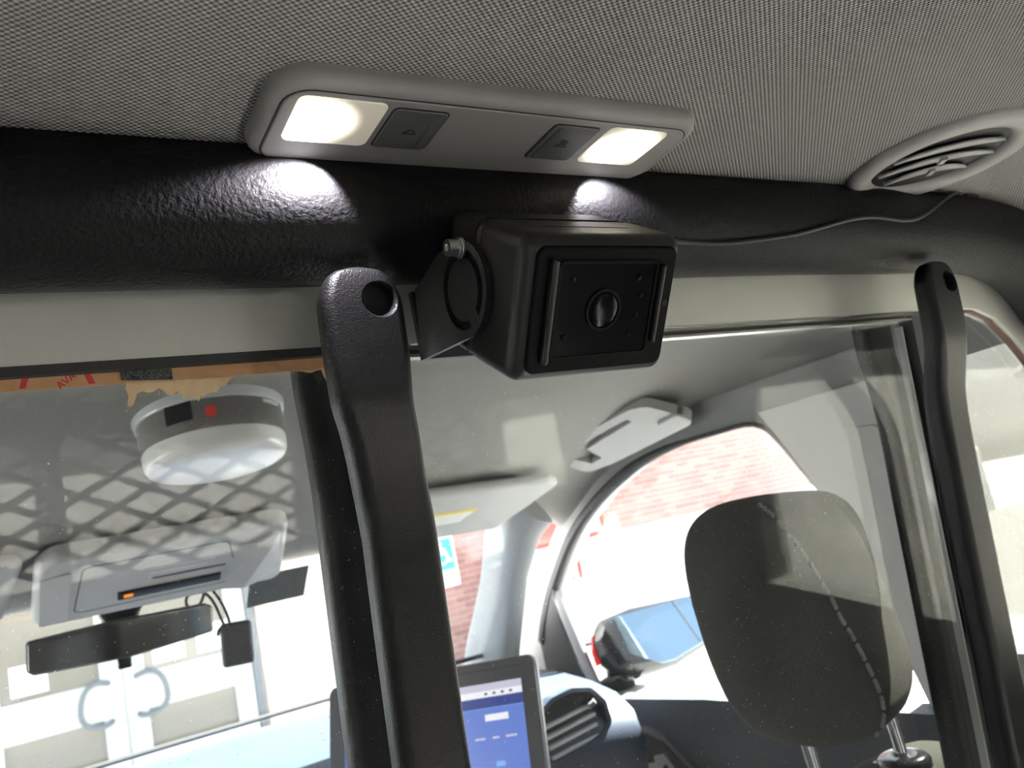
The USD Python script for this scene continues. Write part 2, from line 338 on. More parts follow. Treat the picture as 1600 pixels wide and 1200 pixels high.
cw = spline([ws(x, .985) + np.array([0, -.06 * ((x - .11) / .72) ** 2, .004]) for x in np.linspace(-.55, .8, 9)], 30)
obj("base_seal", tube(cw, .0045, 8), "black_seal", wsc)

# front right pillar trim: lofted between windscreen and side window
pl = [(.735, 1.235, .055, .028, .085), (.742, 1.29, .02, .026, .070), (.756, 1.37, -.05, .024, .060), (.775, 1.45, -.12, .024, .062), (.79, 1.53, -.19, .026, .07), (.80, 1.60, -.26, .03, .08), (.806, 1.66, -.32, .03, .08)]
def pill(mirror=False):
    rings = []
    for x, y, z, a, b in pl:
        t = np.arange(20) * 2 * math.pi / 20
        c, s = np.sign(np.cos(t)) * abs(np.cos(t)) ** .6, np.sign(np.sin(t)) * abs(np.sin(t)) ** .6
        q = np.stack([x + a * c + .35 * b * s * 0, y + b * s * .75, z + b * s * .62 - .01 * c], 1)
        rings.append(q)
    m = loft(rings)
    if mirror: v, f = arr(m); v[:, 0] = .22 - v[:, 0]; m = trimesh.Trimesh(v, f[:, ::-1], process=False)
    return m
pa = obj("trim_2", pill(), "pillar_grey", smooth=60, label="pale grey trim of the right windscreen pillar", kind="structure")
obj("trim_3", pill(True), "pillar_grey", smooth=60, label="pale grey trim of the left windscreen pillar", kind="structure")
# middle pillar trim on the right, with the belt anchor cover
cp = thing("trim_4", "pale grey middle pillar trim with an embossed belt anchor cover", None, (.83, .6, 0), kind="structure")
obj("panel", side_mesh(Polygon([(.555, .085), (.74, .085), (.715, .03), (.68, -.06), (.645, -.33), (.605, -.33), (.585, -.1), (.570, .02)]), -.012, 0), "trim_grey", cp)
obj("belt_cover", side_mesh(rrect(.575, -.01, .64, .035, .012), -.017, -.012), "trim_grey", cp)
# instrument panel
dash = thing("dashboard", "dark blue-black dashboard top glaring under the windscreen", "dashboard", (.1, 1.4, -.6), kind="structure")
def dashring(x):
    e = abs(x - .11) / .73; b = .05 * e ** 2
    p = [(1.66, -.262), (1.55, -.258), (1.42, -.262), (1.33, -.272), (1.26, -.288), (1.22, -.315), (1.205, -.36), (1.22, -.44), (1.27, -.55), (1.36, -.68), (1.66, -.68)]
    return [(x, y - b * (y < 1.6), z - .02 * e ** 3 * (y < 1.6)) for y, z in p]
obj("top", loft([dashring(x) for x in np.linspace(-.61, .83, 25)]), "dash_plastic", dash, smooth=40)
vent_o = np.array([.728, 1.19, -.318])
vv = lambda x, z, y=0: vent_o + np.array([x, y, z])
vm = Polygon([(-.075, .03), (-.05, .043), (-.01, .047), (.025, .038), (.048, .012), (.05, -.02), (.03, -.036), (-.03, -.048), (-.085, -.05)]).buffer(-.014).buffer(.018, quad_segs=8)
vx, vy, vz = (1, -.0, 0), (0, 0, 1), (0, -1, 0)
obj("vent_housing", place(ex(vm.difference(vm.buffer(-.007)), .02), vent_o, vx, vy, vz), "dash_plastic", dash)
obj("vent_recess", place(ex(vm.buffer(-.006), .003), vent_o, vx, vy, vz), "black_gloss", dash)
for k in range(4):
    z = .012 - .016 * k
    m = rbox(-.074, .030 - .002 * k, z - .0028, z + .0028, .004, .016, .0018)
    obj("vent_slat", place(m, vent_o, (.985, 0, .10), (-.10, 0, .985), (0, -1, 0)), "vent_grey", dash)
obj("vent_tab", place(rbox(.018, .036, .004, .016, .010, .022, .003), vent_o, (.9, 0, .3), (-.3, 0, .9), (0, -1, 0)), "chrome", dash)
obj("vent_trim", place(rbox(-.10, .045, -.085, -.052, .0, .012, .005), vent_o, (.97, 0, .22), (-.22, 0, .97), (0, -1, 0)), "laptop_edge", dash)

# passenger door inside: upper panel, pocket, lever, sail panel and divider post
door = thing("door_1", "dark front passenger door with chrome lever and black sail panel", None, (.85, 1.1, -.7), kind="structure")
obj("panel", side_mesh(Polygon([(.62, -.30), (1.03, -.312), (1.36, -.335), (1.56, -.345), (1.60, -.5), (1.58, -1.05), (.60, -1.05)]), -.032, -.004), "door_plastic", door)
pk = rpoly([(1.335, -.386), (1.20, -.372), (1.155, -.383), (1.09, -.44), (1.08, -.52), (1.25, -.52), (1.30, -.46)], .012)
obj("handle_bezel", side_mesh(pk.difference(pk.buffer(-.008)), -.040, -.032), "trim_dark", door)
obj("handle_recess", side_mesh(pk.buffer(-.008), -.034, -.032), "black_gloss", door)
lv = Polygon([(1.262, -.440), (1.185, -.424), (1.182, -.412), (1.155, -.405), (1.128, -.445), (1.136, -.449), (1.158, -.420), (1.178, -.434), (1.262, -.449)])
obj("door_lever", side_mesh(lv.buffer(.0015), -.052, -.036), "chrome", door, smooth=False)
obj("sail_panel", side_mesh(Polygon([(1.385, -.12), (1.439, -.165), (1.505, -.235), (1.53, -.35), (1.375, -.345), (1.40, -.2)]), -.014, .0), "black_seal", door)
po = spline([(.866, 1.40, -.118), (.872, 1.387, -.18), (.882, 1.374, -.26), (.896, 1.36, -.345)], 14)
obj("divider_post", tube(po, .011, 10), "pillar_grey", door, smooth=50)
obj("armrest", side_mesh(rpoly([(.62, -.47), (1.05, -.47), (1.08, -.50), (1.06, -.56), (.62, -.56)], .015), -.10, -.032), "door_plastic", door)

# ------------------------------------------------------------------ partition
AL = math.radians(6); O = np.array([0, .40 * math.cos(AL), .40 * math.sin(AL)]); E1 = (1, 0, 0); E2 = (0, -math.sin(AL), math.cos(AL)); E3 = (0, -math.cos(AL), -math.sin(AL))
def PP(m, w=0.0): return place(m, O + np.array(E3) * w, E1, E2, E3)      # (u across, v up the partition, w towards the rear seat)
part = thing("partition", "clear partition screen in a brushed aluminium frame behind the front seats", "partition", (.1, .44, -.5))
outer = [(-.60, .1045), (.715, .1045), (.749, .1037), (.779, .0965), (.8073, .0815), (.832, .060), (.846, .035), (.851, .0)]
inner = [(.838, .0), (.8185, .0214), (.8015, .0374), (.7752, .0572), (.7462, .0669), (.715, .0690), (-.60, .0690)]
obj("top_rail", PP(ex(Polygon(outer + inner), .004), -.001), "rail_aluminium", part, smooth=False)
obj("rail_lip", PP(bx(.165, .648, .0655, .0675, -.006, .004)), "edge_aluminium", part, smooth=False)
obj("rail_lip", PP(bx(.165, .648, .0615, .0632, -.010, .001)), "edge_aluminium", part, smooth=False)
obj("rail_gap_filler", PP(bx(.165, .648, .0632, .0655, -.010, -.003)), "trim_dark", part, smooth=False)  # dark filler bar between the two rail lips
obj("rail_rubber", PP(bx(-.60, .140, .0655, .0700, -.008, .0035)), "rubber", part, smooth=False)
ci = np.array([(.7218, .069), (.7462, .0669), (.7752, .0572), (.8015, .0374), (.8185, .0214), (.838, .0)])
gk = LineString(ci).buffer(.0022); obj("corner_gasket", PP(ex(gk, .006), -.007), "gasket_brown", part)
obj("pane", PP(bx(-.60, .150, -.55, .0665, -.010, -.004)), "polycarbonate", part, smooth=False)
obj("pane", PP(bx(.156, .648, -.55, .0625, -.016, -.010)), "polycarbonate", part, smooth=False)
obj("pane", PP(ex(Polygon([(.672, .0665), (.7462, .0640), (.7752, .0550), (.8015, .0355), (.8185, .019), (.835, -.002), (.835, -.55), (.672, -.55)]), .006), -.010), "polycarbonate", part, smooth=False)
obj("pane_edge", PP(bx(.6482, .6496, -.55, .058, -.0165, -.0095)), "pane_edge", part, smooth=False, label="bright cut edge of the right pane")
obj("side_channel", PP(bx(.655, .672, -.55, .0655, -.016, -.003)), "trim_dark", part, smooth=False)
obj("lower_panel", PP(bx(-.60, .84, -1.15, -.55, -.014, -.004)), "cargo_dark", part, smooth=False)

# kraft masking paper left on the pane below the rail, torn at its lower edge
pp_ = thing("masking_paper", "strip of brown kraft masking paper with red print and torn edge on the left pane", "paper", O + np.array([.06, -.002, .06]))
K = [(-.06, .0655), (.1371, .0655), (.1372, .0592), (.1345, .0563), (.1327, .0595), (.1275, .0583), (.121, .0593), (.1145, .0597), (.0893, .0594), (.0853, .0592), (.0409, .0597), (.0153, .0602), (-.06, .0601)]
obj("strip", PP(ex(Polygon(K), .0004), -.0036), "kraft_paper", pp_, smooth=False)
T = [(.0405, .0612), (.0608, .0612), (.0610, .0602), (.080, .0595), (.0893, .0597), (.0870, .0583), (.0843, .0553), (.0820, .0551), (.0795, .0520), (.0782, .0526), (.075, .0518), (.0735, .0507), (.0722, .0512), (.0709, .0484), (.0695, .0512), (.0678, .0508), (.066, .0520), (.0647, .0503), (.0635, .0525), (.0618, .0542), (.0600, .0528), (.0572, .0531), (.056, .0550), (.0542, .0564), (.052, .0552), (.0499, .0547), (.0470, .0556), (.0445, .0548), (.0435, .0520), (.0425, .0496), (.0412, .0489), (.0400, .0495), (.0408, .0540), (.0400, .0575)]
tp = Polygon(T).buffer(0); tq = tp.buffer(.0004)
obj("torn_fringe", PP(ex(tp, .0003), -.0033), "torn_paper", pp_, smooth=False, label="pale torn paper fibres")
obj("torn_fringe", PP(ex(Polygon([(.1145, .0600), (.121, .0597), (.1245, .0585), (.1275, .0580), (.1305, .0590), (.1327, .0592), (.1335, .0560), (.1345, .0535), (.1372, .0560), (.1375, .0600), (.1345, .0605), (.133, .0602), (.1275, .0592)]).buffer(0), .0003), -.0033), "torn_paper", pp_, smooth=False)
for q in ([(-.0002, .0655), (.0022, .0655), (.0008, .0612), (-.0016, .0612)], [(.0238, .0655), (.0263, .0655), (.0280, .0610), (.0252, .0610)]):
    obj("red_bar", PP(ex(Polygon(q), .0002), -.0031), "red_print", pp_, smooth=False)
tx = meshkit.text_mesh("AVA", .0030, .0002, bold=True); tx.apply_translation([-tx.bounds[1][0] / 2, -.0015, 0]); tx.apply_transform(trimesh.transformations.rotation_matrix(math.radians(36), [0, 0, 1])); tx.apply_translation([.0163, .0633, 0])
obj("red_lettering", PP(tx, -.0031), "red_print", pp_, smooth=False)
vc = rpoly([(.0384, .0664), (.0603, .0664), (.0604, .0599), (.0385, .0615)], .0003)
obj("hook_tape", PP(ex(vc, .0018), -.003), "velcro", None, smooth=False, label="short black hook and loop tape patch stuck over the brown paper", cat="tape")

# upright bars
def rring(hw, hd, r, n=6):
    c = [(hw - r, hd - r, 0), (-hw + r, hd - r, 90), (-hw + r, -hd + r, 180), (hw - r, -hd + r, 270)]
    return np.array([(x + r * math.cos(math.radians(a + 90 * k / n)), y + r * math.sin(math.radians(a + 90 * k / n))) for x, y, a in c for k in range(n + 1)])
def bar(name, u_low, u_head, label, far=False):
    t = thing(name, label, "bar", O + np.array(E1) * u_low + np.array(E2) * -.9)
    S = [(-.90, u_low, .021, .0185, .0105, .0075), (-.10, u_low, .021, .0185, .0105, .0075), (-.035, u_low, .0215, .0183, .0105, .0075), (-.005, u_low * .75 + u_head * .25, .026, .0182, .0102, .0072), (.020, u_low * .35 + u_head * .65, .036, .0185, .0096, .0068),
         (.038, u_head, .0435, .0195, .0088, .0062), (.060, u_head, .0445, .0206, .0082, .006), (.080, u_head, .0445, .0206, .0080, .006), (.089, u_head, .0445, .0185, .0075, .006), (.095, u_head, .0445, .0150, .0066, .005), (.0985, u_head, .0445, .0095, .0052, .004), (.0995, u_head, .0445, .004, .003, .002)]
    from scipy.interpolate import PchipInterpolator
    S = np.array(S)
    if far: S[:, 2] = -(.021 + (S[:, 2] - .021) * .15 + .012)
    vs = np.r_[-.9, np.linspace(-.12, .082, 36), np.linspace(.0845, .0995, 10)]
    I = PchipInterpolator(S[:, 0], S[:, 1:])
    rings = []
    for v in vs:
        u, w, hw, hd, r = I(v); q = rring(hw, hd, min(r, hd * .95, hw * .95))
        rings.append(np.stack([u + q[:, 0], np.full(len(q), v), w + q[:, 1]], 1))
    body = mani(loft(rings))
    if not far:
        hu, hv = u_head + .0075, .0830
        hole = trimesh.creation.cylinder(.0078, .03, sections=32); hole.apply_translation([hu, hv, .0445 + .015 - .003])
        flare = lathe([(.0076, 0), (.0082, .0030), (.0096, .0050), (.0096, .02)], 32); flare.apply_translation([hu, hv, .0478])
        body = body - mani(hole) - mani(flare)
        plug = trimesh.creation.cylinder(.0077, .002, sections=32); plug.apply_translation([hu, hv, .0432])
        obj("screw_recess", PP(plug), "bar_hole", t)
    obj("tube", PP(body), "bar_powder", t, smooth=45)
    return t
bar("upright_bar", .153, .1400, "black textured upright bar left of the boxy camera, nearest to the lens")
bar("upright_bar", .636, .618, "black textured upright bar right of the boxy camera, beside the headrest")
bar("upright_bar", .1475, .1475, "black upright bar seen through the left pane, just behind the nearest bar", True)
bar("upright_bar", .652, .646, "black upright bar seen through the right pane, in front of the headrest's right side", True)

# padded roll bar
hp = [(-.58, .362, .172), (-.3, .362, .172), (.0, .362, .172), (.3, .362, .172), (.55, .362, .172), (.62, .362, .1715), (.68, .362, .1715), (.73, .362, .168), (.77, .362, .159), (.803, .362, .143), (.828, .362, .118), (.842, .362, .100), (.866, .362, .082)]
rb = tube(spline(hp, 110), .035, 36)
from scipy.interpolate import RegularGridInterpolator
rv = np.array(rb.vertices); roof_ = RegularGridInterpolator((gx, gy), Zs, bounds_error=False, fill_value=None)
rv[:, 2] = np.where(rv[:, 0] < .86, np.minimum(rv[:, 2], roof_(rv[:, :2]) - .0006), rv[:, 2]); rb = trimesh.Trimesh(rv, rb.faces, process=False)   # the padding is pressed flat against the headliner
obj("roll_bar", rb, "beam_vinyl", smooth=True, label="black padded roll bar running under the headliner above the partition", cat="roll bar")

# ------------------------------------------------------------------ dome lamp on the headliner
lamp = thing("dome_lamp", "grey roof lamp panel with two lit lenses and two push switches", "lamp", (.208, .305, .195))
DZ = .195
def under_(m, z=DZ): return place(m, (0, 0, z), (1, 0, 0), (0, 1, 0), (0, 0, -1))     # plate hanging below z
body_o = rpoly([(.094, .270), (.322, .270), (.326, .337), (.092, .339)], .017)
obj("housing", under_(slab(body_o, .0085, .0055)), "lamp_plastic", lamp, smooth=45)
bez = rpoly([(.0985, .2765), (.317, .2765), (.320, .333), (.0975, .3345)], .012)
obj("bezel_groove", under_(ex(bez.difference(bez.buffer(-.0008)), .0003), DZ - .0083), "groove_black", lamp, smooth=False)
obj("bezel", under_(slab(bez.buffer(-.0008), .0011, .0008), DZ - .0082), "lamp_plastic", lamp, smooth=45)
FZ = DZ - .0093
for (lx0, lx1, hot) in ((.1045, .1435, 0), (.2640, .3025, 1)):
    l = obj("lens", under_(slab(rrect(lx0, .2795, lx1, .3145, .004), .0007, .0005), FZ), ("lamp_lens", "lamp_lens_right")[hot], lamp, label="warm white glowing lamp lens")
for (sx0, sx1, kind) in ((.1462, .1738, 0), (.2305, .2588, 1)):
    o_ = rrect(sx0, .2815, sx1, .3148, .0032)
    obj("switch_gap", under_(ex(o_.difference(o_.buffer(-.0007)), .0003), FZ + .0001), "groove_black", lamp, smooth=False)
    s = obj("switch", under_(slab(o_.buffer(-.0007), .0009, .0006), FZ), "switch_plastic", lamp, smooth=45, label="dark grey push switch")
    xr = sx1 - .005 if kind == 0 else sx0 + .005
    obj("ridge", under_(slab(rrect(xr - .0016, .2835, xr + .0016, .3128, .0012), .0006, .0005), FZ - .0008), "switch_plastic", s, smooth=45)
    cx, cy = (sx0 + sx1) / 2, .299
    ic = LineString([(cx - .0032, cy - .0012), (cx + .0032, cy - .0012)]).buffer(.0003).union(LineString([(cx - .0032, cy - .0012), (cx - .0005, cy + .0016), (cx + .0012, cy + .0016), (cx + .0032, cy - .0012)]).buffer(.0003))
    if kind == 1: ic = ic.union(LineString([(cx - .0018, cy + .0028), (cx - .0018, cy + .0046)]).buffer(.0003)).union(LineString([(cx, cy + .0028), (cx, cy + .0046)]).buffer(.0003)).union(LineString([(cx + .0018, cy + .0024), (cx + .0018, cy + .004)]).buffer(.0003))
    obj("lamp_symbol", under_(ex(affinity.scale(ic, 1, -1, origin=(cx, cy)), .0002), FZ - .0009), "icon_black", s, smooth=False)
for i, (bxx, tgt, inten) in enumerate((((.122, .316, .1822), (.112, .3310, .1600), 1.0), ((.284, .316, .1822), (.290, .3310, .1600), .5))):
    b = UsdLux.SphereLight.Define(stage, f"/World/{lamp.GetName()}/bulb" + ("" if i == 0 else "_001"))
    loc = np.array(bxx) - LOC["/World/" + lamp.GetName()]
    b.AddTransformOp().Set(Gf.Matrix4d(*aim(b, np.array(tgt) - np.array(bxx)), *map(float, loc), 1))
    b.CreateRadiusAttr(.0022); b.CreateIntensityAttr(15000.0 * inten); b.CreateColorAttr(Gf.Vec3f(.97, .92, 1.0)); b.CreateNormalizeAttr(False)
    sh = UsdLux.ShapingAPI.Apply(b.GetPrim()); sh.CreateShapingConeAngleAttr(57.0); sh.CreateShapingConeSoftnessAttr(.35)

# round air vent in the headliner
vent = thing("roof_vent", "round grey air vent with curved louvres in the roof corner", "vent", (.570, .289, .195))
VC = (.570, .289, .195)
vp = lambda m, z=0: place(m, np.array(VC) - np.array([0, 0, z]), (1, 0, 0), (0, -1, 0), (0, 0, -1))
obj("outer_ring", vp(lathe([(.064, -.004), (.064, .001), (.0625, .0045), (.059, .0065), (.054, .0070), (.049, .0055), (.0455, .002), (.0445, -.004)], 64)), "vent_grey", vent, smooth=50)
obj("well", vp(lathe([(.0455, .0002), (.0455, .0008), (.001, .0008)], 48)), "groove_black", vent)
rotv = math.radians(34)
cr, sr = math.cos(rotv), math.sin(rotv)
for k, (off, hl, bow) in enumerate(((-.024, .031, .010), (-.005, .042, .010), (.016, .039, .007))):
    a = np.linspace(-1, 1, 15); ln = []
    up = np.array([[(x * hl, off + bow * (1 - x * x) * .8 + s * .0058 * (1.02 - abs(x) ** 3), .0022 + (1 - abs(s)) * .0018 + (s + 1) * .0010) for s in (-1, -.5, 0, .5, 1)] for x in a])
    up2 = up.copy(); up2[..., 0] = up[..., 0] * cr - up[..., 1] * sr; up2[..., 1] = up[..., 0] * sr + up[..., 1] * cr
    lou = obj("louvre", vp(sheet(up2, (0, 0, -.0012))), "vent_grey", vent, smooth=60)
    tb = bx(-.0022, .0022, -.004, .004, 0, .0022); tb.apply_translation([0, off + bow * .8 + .001, .004]); tb.apply_transform(trimesh.transformations.rotation_matrix(rotv, [0, 0, 1]))
    if k < 2: obj("tab", vp(tb), "vent_grey", lou)

# thin cable along the roll bar and its clip
cb = [(.3468, .3361, .1485), (.3853, .3365, .1481), (.4196, .3346, .1502), (.4497, .3325, .1532), (.4956, .3287, .1613), (.5398, .3277, .1653), (.5791, .3279, .1642), (.6182, .3273, .1767), (.6644, .3338, .1927), (.6832, .3366, .1961)]
cb = [(.27, .322, .145)] + [(x, y - .0016, z - .0008) for x, y, z in cb]
obj("thin_cable", tube(spline(cb, 90), .0014, 8), "cable_black", smooth=True, label="thin black cable running along the roll bar from camera to vent", cat="cable")
clip = thing("cable_clip", "small black cable clip below the round vent", "clip", (.690, .336, .197))
obj("body", place(rbox(-.010, .010, -.004, .004, -.008, .008, .002), (.690, .336, .197), (1, 0, 0), (0, 1, 0), (0, 0, 1)), "black_gloss", clip)

# ------------------------------------------------------------------ boxy camera on its bracket
TH = math.radians(34); C0 = np.array([.187, .2620, .1147]); EH = np.array([0, math.sin(TH), -math.cos(TH)]); ED = np.array([0, math.cos(TH), math.sin(TH)])
def DV(m): return place(m, C0, (1, 0, 0), EH, ED)       # x across, y down the face, z to the back
dev = thing("surveillance_camera", "black boxy surveillance camera with dark square window aimed at the rear seat", "camera", C0 + .03 * EH + .035 * ED)
W, H = .0835, .060
obj("front_hood", DV(rbox(-.003, W + .004, -.004, H + .004, .0, .044, .0075)), "camera_plastic", dev, smooth=50)
obj("rear_case", DV(rbox(-.0022, W + .003, -.003, H + .003, .038, .072, .006)), "camera_plastic", dev, smooth=50)
obj("case_seam", DV(ex(rrect(-.0027, -.0037, W + .0037, H + .0037, .0072), .0007).apply_translation([0, 0, .0440])), "groove_black", dev, smooth=False)
obj("top_seam", DV(bx(.018, W - .016, -.0042, -.0034, .019, .0202)), "groove_black", dev, smooth=False)
fp = rrect(.003, .001, W - .001, H - .001, .005)
obj("front_plate", DV(place(slab(fp, .0016, .0012), (0, 0, .0002), (1, 0, 0), (0, 1, 0), (0, 0, -1))), "camera_front", dev, smooth=40)
wp = rrect(.0155, .0085, .0700, H - .0085, .002)
obj("window_glass", DV(place(slab(wp, .0006, .0004), (0, 0, -.0013), (1, 0, 0), (0, 1, 0), (0, 0, -1))), "camera_window", dev, smooth=40)
obj("window_frame", DV(place(ex(wp.buffer(.0012).difference(wp.buffer(-.0004)), .0011), (0, 0, -.0013), (1, 0, 0), (0, 1, 0), (0, 0, -1))), "camera_front", dev, smooth=False)
obj("side_ridge", DV(rbox(.0095, .0128, .006, H - .006, -.0052, -.001, .0016)), "camera_plastic", dev)
obj("side_ridge", DV(rbox(.0722, .0745, .009, H - .013, -.0045, -.001, .0011)), "camera_plastic", dev)
lo = (.0415, .030)
obj("lens_ring", DV(place(ring(.0085, .0100, .0009), (lo[0], lo[1], -.0018), (1, 0, 0), (0, 1, 0), (0, 0, -1))), "camera_front", dev)
obj("lens", DV(place(lathe([(.0085, 0), (.0078, .0008), (.005, .0016), (.001, .0019)], 36), (lo[0], lo[1], -.0018), (1, 0, 0), (0, 1, 0), (0, 0, -1))), "lens_glass", dev, smooth=True)
for lx, ly in ((.0600, .0155), (.0625, .0235), (.0620, .0330), (.0590, .0420), (.0225, .0155), (.0215, .0420)):
    obj("infrared_led", DV(place(lathe([(.0017, 0), (.0015, .0006), (.0003, .0010)], 16), (lx, ly, -.0018), (1, 0, 0), (0, 1, 0), (0, 0, -1))), "lens_glass", dev, smooth=True)
sc = trimesh.creation.cylinder(.0017, .0012, sections=20); sc.apply_translation([.0785, .028, -.0016]); obj("face_screw", DV(sc), "bar_hole", dev)
# bracket: the left arm with a C-shaped slot, base and right arm
br = thing("camera_bracket", "black steel bracket arm with a curved slot holding the boxy camera", "bracket", (.19, .37, .12))
ctr = (.3165, .1145)
pl_ = Polygon(np.array(Point(*ctr).buffer(.0230, quad_segs=16).union(Polygon([(.3165, .1375), (.3330, .1400), (.3660, .1330), (.3740, .0965), (.310, .0925)])).convex_hull.exterior.coords))
slot = Point(*ctr).buffer(.0192, quad_segs=16).difference(Point(*ctr).buffer(.0150, quad_segs=16))
slot = slot.difference(affinity.rotate(sbox(ctr[0] - .0045, ctr[1] - .03, ctr[0] + .0045, ctr[1]), -18, origin=ctr)).buffer(-.0003).buffer(.0003)
obj("arm", place(ex(pl_.difference(slot), .0030), (.1805, 0, 0), (0, 1, 0), (0, 0, 1), (1, 0, 0)), "bracket_powder", br, smooth=False)
obj("slot_backing", place(ex(pl_.buffer(-.003), .0003), (.1836, 0, 0), (0, 1, 0), (0, 0, 1), (1, 0, 0)), "bar_hole", br, smooth=False)
obj("base", bx(.1805, .2779, .3715, .3750, .0965, .1340), "bracket_powder", br, smooth=False)
obj("arm", place(ex(pl_, .0030), (.2749, 0, 0), (0, 1, 0), (0, 0, 1), (1, 0, 0)), "bracket_powder", br, smooth=False)
scr = thing("bracket_screw", "bright steel hex screw at the top of the bracket slot", "screw", (.1785, .3100, .1330))
sx = lambda m: place(m, (.1805, .3100, .1330), (0, 1, 0), (0, 0, 1), (-1, 0, 0))
obj("washer", sx(lathe([(.0052, 0), (.0052, .0009), (.0018, .0009)], 28)), "steel", scr)
obj("spring_washer", sx(lathe([(.0046, .0010), (.0046, .0021), (.0018, .0021)], 28)), "steel", scr)
hd = m3.Manifold.cylinder(.0052, .0040, .0040, 32) - m3.Manifold.cylinder(.004, .0021, .0021, 6).translate([0, 0, .0030])
obj("head", sx(tm(hd).apply_translation([0, 0, .0022])), "steel", scr)

# ------------------------------------------------------------------ front cabin
pk_ = thing("puck_lamp", "round clip-on roof lamp with white dome and red button", "lamp", (.150, .790, .165))
tilt = .14; PZ = np.array([0, -.13, -.99]); PZ /= np.linalg.norm(PZ); PX = np.array([1, 0, 0]); PY = np.cross(PZ, PX)
pc = np.array([.152, .800, .1685])
pu = lambda m: place(m, pc, PX, PY, PZ)
obj("clear_flange", pu(lathe([(.0705, -.004), (.0705, .004), (.069, .007), (.066, .007)], 64)), "clear_rim", pk_, smooth=50)
obj("grey_collar", pu(lathe([(.0665, -.002), (.0665, .034), (.058, .034)], 64)), "lamp_housing_grey", pk_, smooth=50)
obj("white_dome", pu(lathe([(.0650, .033), (.0658, .036), (.0650, .046), (.062, .051), (.054, .0535), (.03, .0550), (.001, .0555)], 64)), "lamp_lens_white", pk_, smooth=60)
def on_collar(deg, m, r=.0666):
    a = math.radians(deg); nrm = PX * math.cos(a) + PY * math.sin(a); tan = -PX * math.sin(a) + PY * math.cos(a)
    return place(m, pc + nrm * r, tan, PZ, nrm)
deg0 = 90 if PY[1] < 0 else -90
bt = trimesh.creation.cylinder(.0052, .003, sections=24); bt.apply_translation([0, .020, .001])
obj("red_button", on_collar(deg0 + 10 * np.sign(deg0), bt), "red_dot", pk_)
for q in (-48, -40): obj("silver_label", on_collar(deg0 + q * np.sign(deg0) * -1 * -1, bx(-.007, .007, .009, .012, 0, .0012)), "laptop_edge", pk_, smooth=False)
obj("black_label", on_collar(deg0 + 34 * np.sign(deg0), bx(-.012, .012, .006, .024, -.002, .0008)), "black_gloss", pk_, smooth=False)

# overhead console
con = thing("overhead_console", "grey overhead console with a dark strip and small orange light", "console", (.125, 1.13, .06))
cz = np.array([0, -.52, -.854]); cy_ = np.array([0, .854, -.52]); cO = np.array([.133, 1.075, .087])
cc = lambda m, w=0: place(m, cO + cz * w, (1, 0, 0), cy_ * .70, cz)
co = rpoly([(-.122, 0), (.140, .0), (.152, .02), (.158, .2), (-.150, .2), (-.140, .03)], .022)
obj("body", cc(slab(co, .022, .012), -.006), "console_plastic", con, smooth=50)
ip = rpoly([(-.092, .035), (.075, .030), (.095, .165), (-.105, .170)], .012)
obj("inset_groove", cc(ex(ip.difference(ip.buffer(-.0012)), .0004), .016), "groove_black", con, smooth=False)
obj("side_panel", cc(slab(rpoly([(-.137, .05), (-.102, .04), (-.112, .185), (-.143, .19)], .006), .002, .0015), .0155), "console_plastic", con)
obj("switch_strip", cc(slab(rrect(-.055, .128, .070, .150, .003), .0035, .001), .0155), "black_gloss", con)
obj("indicator", cc(slab(rrect(-.048, .135, -.037, .143, .002), .0012, .0005), .019), "orange_lamp", con, label="small orange indicator light")
for sy, sx0, sx1 in ((.075, -.02, .06), (.088, -.02, .05), (.105, -.015, .075)):
    obj("slot", cc(slab(rrect(sx0, sy - .0022, sx1, sy + .0022, .002), .001, .0006), .0157), "laptop_edge" if sy < .1 else "groove_black", con)
wd = hull([(.085, .05, .016), (.14, .03, .016), (.15, .17, .016), (.075, .19, .016), (.115, .04, .024), (.125, .06, .03), (.10, .18, .026)])
obj("bulge", cc(tm(mani(wd))), "console_plastic", con)

# rear-view mirror
mir = thing("rear_view_mirror", "dark rear view mirror hanging below the overhead console", "mirror", (.09, 1.26, -.04))
mO = np.array([-.028, 1.245, -.032]); mX = np.array([.9915, .02, -.008]); mX /= np.linalg.norm(mX); mN = np.array([.02, -1, -.06]); mN -= mX * (mN @ mX); mN /= np.linalg.norm(mN); mY = np.cross(mN, mX)
mp = lambda m, w=0: place(m, mO + mN * w, mX, mY, mN)
mo = rpoly([(.002, .0215), (.10, .0255), (.222, .0235), (.232, .018), (.230, -.018), (.12, -.027), (.008, -.0225), (.0, -.016)], .006)
obj("case", mp(slab(mo, .022, .005, both=True), -.022), "trim_dark", mir, smooth=50)
obj("mirror_glass", mp(slab(mo.buffer(-.0025), .0012, .0006)), "mirror_dark", mir, smooth=50, label="darkened mirror glass")
obj("day_night_tab", mp(rbox(.104, .122, -.040, -.024, -.012, -.002, .003)), "black_gloss", mir)
obj("mount", hull(np.vstack([ICO * .014 + p for p in ((.085, 1.272, -.025), (.085, 1.31, -.012))] + [ICO * .006 + p for p in ((.062, 1.29, .016), (.118, 1.29, .016))])), "black_gloss", mir, smooth=50)
